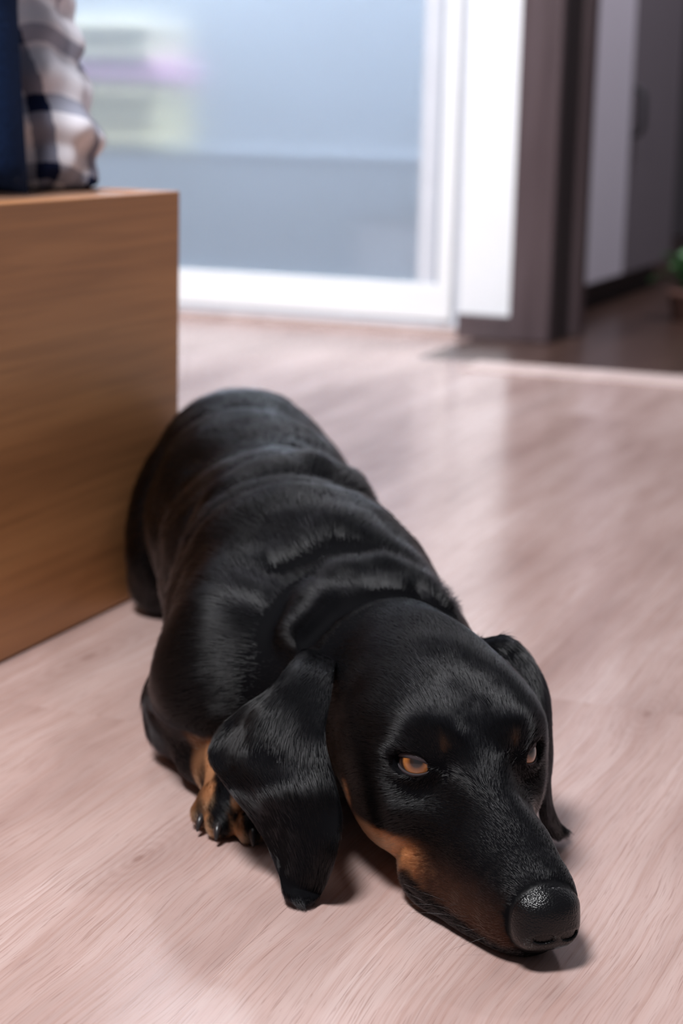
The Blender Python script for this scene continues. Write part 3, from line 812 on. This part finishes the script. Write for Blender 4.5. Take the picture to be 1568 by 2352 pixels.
# ------------------------------------------------------------------ the lying dog
DOG_Y=1.05
dogroot=empty('dog',(-DOG_Y*math.sin(VIEW_YAW),DOG_Y*math.cos(VIEW_YAW),0.0),VIEW_YAW)
tag(dogroot,'black and tan short-haired dachshund lying with its chin on the floor','dog')
def local(P): return (np.asarray(P)-np.array([0,DOG_Y*1000,0]))/1000.0
V,F=surface(dog,(-190,715,-4),(150,1640,170),2.2)
V=project(dog,V,2)
V=V+grad(dog,V)*(((vnoise(V,34.,71)-.5)*4.2+(vnoise(V,15.,72)-.5)*1.8)*(.25*sstep(780,830,V[:,1])+.75*sstep(900,960,V[:,1]))*sstep(4,16,V[:,2]))[:,None]
kind=np.zeros(len(V),int)                     # 0 trunk/head 1 ear 2 lid
flow=np.zeros_like(V)
for fn,kd in ((ear_a,1),(ear_b,1)):
    v,f,fl=fn(); v[:,2]=np.maximum(v[:,2],1.0)
    F=np.concatenate([F,f+len(V)]);V=np.concatenate([V,v]);kind=np.concatenate([kind,np.full(len(v),kd)]);flow=np.concatenate([flow,fl])
for s in (1,-1):
    v,f=eyelid(s)
    F=np.concatenate([F,f+len(V)]);V=np.concatenate([V,v]);kind=np.concatenate([kind,np.full(len(v),2)]);flow=np.concatenate([flow,v*0])
v,f=surface(nose_pad,(72,-26,0.5),(100,20,44),0.7); v=from_head(project(nose_pad,v,2))
v[:,2]=np.maximum(v[:,2],.8)
F=np.concatenate([F,f[:,::-1]+len(V)]);V=np.concatenate([V,v]);kind=np.concatenate([kind,np.full(len(v),3)]);flow=np.concatenate([flow,v*0])
fn_=np.cross(V[F[:,2]]-V[F[:,0]],V[F[:,3]]-V[F[:,1]])
VN=np.zeros_like(V)
for i in range(4): np.add.at(VN,F[:,i],fn_)
VN/=np.linalg.norm(VN,axis=1)[:,None]+1e-9
C=coat(V); C[kind==1]=BLACK
Hh=bend(to_head(V)); nosem=np.where((V[:,1]<800)&(kind==0),sstep(2.8,1.9,nose_field(Hh))*sstep(80,82,Hh[:,0]-0.12*(Hh[:,2]-20)),0.0); nosem[kind==3]=1.0
C=C*(1-nosem)[:,None]+NOSEC*nosem[:,None]
C[kind==2]=np.array([0.034,0.026,0.029])
lid=np.zeros(len(V)); lid[kind==2]=np.tile(np.repeat([1,1,.7,.3,0,0,0],64),2)
bare=np.maximum(nosem,lid); C[(kind==2)&(lid==0)]=BLACK; C[(kind==2)&(lid==1)]=BLACK*2
bme=np_mesh('body',local(V),F)
def pt_attr(me,name,data,typ='FLOAT'):
    at=me.attributes.new(name,typ,'POINT')
    if typ=='FLOAT': at.data.foreach_set('value',np.ascontiguousarray(data,dtype=np.float32))
    else: at.data.foreach_set('color',np.ascontiguousarray(np.concatenate([data,np.ones((len(data),1))],1),dtype=np.float32).ravel())
pt_attr(bme,'coat',C,'FLOAT_COLOR'); pt_attr(bme,'bare',bare); pt_attr(bme,'nose',nosem)
def skin_mat():
    k=NT('black_tan_skin'); b=k.bsdf
    at=k.add('ShaderNodeAttribute',attribute_name='coat'); k.link(at.outputs['Color'],b.inputs['Base Color'])
    ns=k.add('ShaderNodeAttribute',attribute_name='nose'); br=k.add('ShaderNodeAttribute',attribute_name='bare')
    k.link(k.math('MULTIPLY_ADD',ns.outputs['Fac'],-0.42,0.70),b.inputs['Roughness'])
    k.link(k.math('MULTIPLY_ADD',br.outputs['Fac'],0.30,0.03),b.inputs['Specular IOR Level'])
    tc=k.add('ShaderNodeTexCoord'); vo=k.add('ShaderNodeTexVoronoi',i_Scale=1250.0); k.link(tc.outputs['Object'],vo.inputs['Vector'])
    bp=k.add('ShaderNodeBump',i_Distance=0.0006); k.link(k.math('MULTIPLY',ns.outputs['Fac'],0.35),bp.inputs['Strength'])
    k.link(vo.outputs['Distance'],bp.inputs['Height']); bp.invert=True; k.link(bp.outputs[0],b.inputs['Normal'])
    return k.m
dbody=add_mesh('body',bme,skin_mat(),dogroot)

# ------------------------------------------------------------------ eyes
def eye_mat():
    k=NT('amber_eye'); b=k.bsdf
    tc=k.add('ShaderNodeTexCoord'); sp=k.add('ShaderNodeSeparateXYZ'); k.link(tc.outputs['Object'],sp.inputs[0])
    r=k.math('SQRT',k.math('ADD',k.math('POWER',sp.outputs[0],2.0),k.math('POWER',sp.outputs[1],2.0)))
    rn=k.math('DIVIDE',r,EYE_R/1000.0)
    ang=k.math('ARCTAN2',sp.outputs[1],sp.outputs[0])
    cx=k.add('ShaderNodeCombineXYZ'); k.link(k.math('MULTIPLY',ang,7.0),cx.inputs[0]); k.link(k.math('MULTIPLY',rn,3.0),cx.inputs[1])
    nz=k.add('ShaderNodeTexNoise',i_Scale=3.0,i_Detail=3.0); k.link(cx.outputs[0],nz.inputs['Vector'])
    c=k.ramp(rn,[(0.0,(0.003,0.003,0.004)),(0.27,(0.006,0.004,0.004)),(0.33,(0.09,0.030,0.009)),(0.48,(0.30,0.105,0.024)),(0.60,(0.36,0.14,0.036)),(0.67,(0.07,0.026,0.012)),(0.72,(0.008,0.006,0.006)),(0.80,(0.05,0.025,0.02)),(1.0,(0.09,0.05,0.045))])
    c=k.mix(0.35,c,k.ramp(nz.outputs[0],[(0.3,(0.5,0.5,0.5)),(0.7,(1,1,1))]),'MULTIPLY')
    k.link(c,b.inputs['Base Color']); b.inputs['Roughness'].default_value=0.35
    b.inputs['Coat Weight'].default_value=1.0; b.inputs['Coat Roughness'].default_value=0.03
    return k.m
MAT_EYE=eye_mat()
def uv_sphere(name,r,n=40,m=24,bulge=0.0):
    bm=bmesh.new(); bmesh.ops.create_uvsphere(bm,u_segments=n,v_segments=m,radius=r)
    for v in bm.verts:
        t=max(0.0,v.co.z/r-0.72)/0.28
        v.co.z+=bulge*t
    me=bpy.data.meshes.new(name); bm.to_mesh(me); bm.free(); smooth(me); return me
eye_me=uv_sphere('eye',EYE_R/1000,bulge=0.0006)
for s in (1,-1):
    g,l,u=eye_axes(s); g=np.array([0.80,0.50*s,0.29]); g/=np.linalg.norm(g)
    cw=from_head(np.array(EYES[0 if s>0 else 1]))[0]
    gw=np.array([g[0]*HF[0]+g[1]*HB[0],g[0]*HF[1]+g[1]*HB[1],g[2]])
    o=add_mesh('eye',eye_me,MAT_EYE,dogroot,local(cw))
    o.rotation_euler=Vector(gw).to_track_quat('Z','Y').to_euler()
    tag(o,'amber brown half-closed eye')

# ------------------------------------------------------------------ claws
MAT_CLAW=plain('dark_horn_claw',(0.020,0.017,0.018),0.32,noise=0.2,scale=300)
def claw_mesh():
    n=10; V=[];F=[]
    prof=[(-1,-.5,2.4),(1.5,.1,2.5),(4.0,-.1,2.3),(6.0,-1.2,1.8),(7.6,-2.7,1.1),(8.2,-3.6,.4)]
    for x,z,r in prof:
        for k in range(n):
            a=2*math.pi*k/n; V.append((x,r*.8*math.cos(a),z+r*math.sin(a)))
    for i in range(len(prof)-1):
        for k in range(n): F.append((i*n+k,(i+1)*n+k,(i+1)*n+(k+1)%n,i*n+(k+1)%n))
    return np_mesh('claw',np.array(V)/1000.0,np.array(F)[:,::-1])
cme=claw_mesh(); cme.materials.append(MAT_CLAW)
for (x,y,z,dx,dy) in TOE_TIPS:
    o=add_mesh('claw',cme,None,dogroot,local((x,y,z)))
    o.rotation_euler=(0,math.radians(14),math.atan2(dy,dx))

# ------------------------------------------------------------------ fur
def hair_mat(name,rough=0.20):
    k=NT(name); k.n.remove(k.bsdf)
    hb=k.add('ShaderNodeBsdfHairPrincipled'); hb.model='CHIANG'; hb.parametrization='COLOR'
    at=k.add('ShaderNodeAttribute',attribute_name='tint'); k.link(at.outputs['Color'],hb.inputs['Color'])
    hb.inputs['Roughness'].default_value=rough; hb.inputs['Radial Roughness'].default_value=0.36
    hb.inputs['Random Roughness'].default_value=0.2; hb.inputs['IOR'].default_value=1.43
    k.link(hb.outputs[0],k.out.inputs['Surface'])
    return k.m
MAT_FUR=hair_mat('short_glossy_fur')
def strands(name,pts,rad,tint,mat,parent):
    """pts (n,k,3) in dog metres"""
    n,k=pts.shape[:2]
    hc_=bpy.data.hair_curves.new(name); hc_.add_curves([k]*n)
    hc_.attributes['position'].data.foreach_set('vector',np.ascontiguousarray(pts,dtype=np.float32).ravel())
    ra=hc_.attributes.get('radius') or hc_.attributes.new('radius','FLOAT','POINT')
    ra.data.foreach_set('value',np.ascontiguousarray(rad,dtype=np.float32).ravel())
    ta=hc_.attributes.new('tint','FLOAT_COLOR','CURVE')
    ta.data.foreach_set('color',np.ascontiguousarray(np.concatenate([tint,np.ones((n,1))],1),dtype=np.float32).ravel())
    hc_.materials.append(mat)
    o=bpy.data.objects.new(name,hc_); COL.objects.link(o); o.parent=parent
    return o
SPINE=np.array([(30,900),(8,965),(-22,1050),(-39,1160),(-60,1280),(-72,1360),(-76,1460)],float)
def flow_field(P,N):
    D=np.zeros_like(P)
    xs=np.interp(P[:,1],SPINE[:,1],SPINE[:,0]); side=np.clip((P[:,0]-xs)/65.,-1,1)
    D[:,1]=1.0; D[:,0]=-.15+.35*side; D[:,2]=-.55*np.abs(side)-.15
    # foreleg: down toward the paw
    leg=sstep(60,40,P[:,2])*sstep(1030,990,P[:,1])*sstep(-25,-45,P[:,0])
    D=D*(1-leg)[:,None]+np.array([.35,-1.,-.55])*leg[:,None]
    # head
    h=to_head(P); a,b,z=h[:,0],h[:,1],h[:,2]
    w=sstep(955,915,P[:,1])*(1-leg)
    dh=np.stack([-np.ones(len(P)),b/60.*(.35+.5*sstep(30,-30,a)),-.30*sstep(95,40,z)*sstep(70,10,a)],1)
    for s in (1,-1):                          # the hair parts around the eyes
        e=h-np.array(EYES[0 if s>0 else 1]); r=np.linalg.norm(e,axis=1)
        dh=dh+ (e/np.maximum(r,1)[:,None])*(1.3*np.exp(-(r/17.)**2))[:,None]
    dw=np.stack([dh[:,0]*HF[0]+dh[:,1]*HB[0],dh[:,0]*HF[1]+dh[:,1]*HB[1],dh[:,2]],1)
    D=D*(1-w)[:,None]+dw*w[:,None]
    return D
def grow():
    tri=np.concatenate([F[:,[0,1,2]],F[:,[0,2,3]]])
    e1=V[tri[:,1]]-V[tri[:,0]];e2=V[tri[:,2]]-V[tri[:,0]]
    ar=np.linalg.norm(np.cross(e1,e2),axis=1)/2
    c=V[tri].mean(1); kd=kind[tri[:,0]]
    dens=np.where(c[:,1]<875,4.4,np.where(c[:,1]<960,3.2,np.where(c[:,1]<1130,1.1,0.55)))
    dens=np.where(kd==1,2.6,dens)
    dens=np.where(bare[tri].max(1)>.4,0,dens)*(c[:,2]>1.5)
    dens=np.where((kd==0)&(c[:,1]>1480),.25,dens)
    nrm=VN[tri].mean(1)
    dens=np.where((nrm[:,1]>.55)&(c[:,1]<1440),dens*.45,dens)
    cnt=rng.poisson(ar*dens*FUR_DENSITY); idx=np.repeat(np.arange(len(tri)),cnt); n=len(idx)
    r1=np.sqrt(rng.random(n));r2=rng.random(n); w=np.stack([1-r1,r1*(1-r2),r1*r2],1)
    T=tri[idx]
    P=(V[T]*w[:,:,None]).sum(1);N=(VN[T]*w[:,:,None]).sum(1);N/=np.linalg.norm(N,axis=1)[:,None]+1e-9
    fl=(flow[T]*w[:,:,None]).sum(1); col=(C[T]*w[:,:,None]).sum(1); kd=kind[T[:,0]]
    D=flow_field(P,N); D[kd==1]=fl[kd==1]/ (np.linalg.norm(fl[kd==1],axis=1)[:,None]+1e-9)
    # combed waves and stray hairs
    D=D/(np.linalg.norm(D,axis=1)[:,None]+1e-9)
    jit=np.stack([vnoise(P,14.,s)-.5 for s in (21,22,23)],1)*.6+np.stack([vnoise(P,5.,s)-.5 for s in (31,32,33)],1)*.25+rng.normal(0,.05,(n,3))
    D=D+jit
    D-=N*(D*N).sum(1)[:,None]; D/=np.linalg.norm(D,axis=1)[:,None]+1e-9
    h=to_head(P)
    hw=sstep(955,915,P[:,1])
    L=12.0*(1-hw)+ (5.6-2.6*sstep(0,60,h[:,0]))*hw
    L=np.where(kd==1,7.0,L)
    ed=np.min(np.stack([np.linalg.norm(h-np.array(e),axis=1) for e in EYES],1),1)
    L=L*sstep(8,20,ed)+1.6*(1-sstep(8,20,ed))
    leg=sstep(60,40,P[:,2])*sstep(1000,970,P[:,1])*sstep(-15,-30,P[:,0])*(kd==0)
    L=L*(1-leg)+5.0*leg
    L=L*rng.uniform(.65,1.2,n)
    lift=rng.uniform(.04,.14,n)*np.where(kd==1,.8,1.0)*(1+.8*sstep(900,860,P[:,1])*(kd==0))
    t=np.linspace(0,1,4)
    pts=P[:,None,:]-N[:,None,:]*.25+D[:,None,:]*(L[:,None]*t)[:,:,None]+N[:,None,:]*((L*lift)[:,None]*(t*(1.35-.75*t)))[:,:,None]
    pts[:,:,2]=np.maximum(pts[:,:,2],.35)
    rr=np.where(P[:,1]<960,.05,np.where(P[:,1]<1130,.10,.15))
    rad=rr[:,None]*np.array([1,.95,.7,.12])[None]/1000.0
    col=col*rng.uniform(.75,1.25,n)[:,None]
    return local(pts.reshape(-1,3)).reshape(n,4,3),rad,col
if FUR_DENSITY>0:
    pts,rad,col=grow()
    fur=strands('fur',pts,rad,col,MAT_FUR,dogroot); tag(fur,'short glossy black coat with tan markings',kind='stuff')
    # whiskers
    W=[];T=[]
    roots=[(38,22,16),(44,21,14),(50,20,13),(56,18.5,15),(62,17.5,12),(48,21.5,18),(30,25,11),(24,27,10),(36,24.5,8),(66,16,9),(58,20,8),(20,29,14)]
    for s in (1,-1):
        for (a,b,z) in roots:
            p=np.array([[a,b*s,z]]); p=to_head(project(dog,from_head(p),4))[0]
            d=np.array([rng.uniform(-.75,-.1),s*rng.uniform(.6,1.0),rng.uniform(-.25,.55)]); d/=np.linalg.norm(d)
            L=rng.uniform(7,17); t=np.linspace(0,1,6)[:,None]
            q=p+d*L*t+np.array([-.4,0,-.35])*L*.45*t*t
            q=from_head(q); q[:,2]=np.maximum(q[:,2],.5); W.append(q); T.append(BLACK)
    W=np.array(W)
    strands('whiskers',local(W.reshape(-1,3)).reshape(len(W),6,3),np.tile(np.array([.065,.06,.05,.04,.03,.012])/1000.,(len(W),1)),np.array(T),MAT_FUR,dogroot)
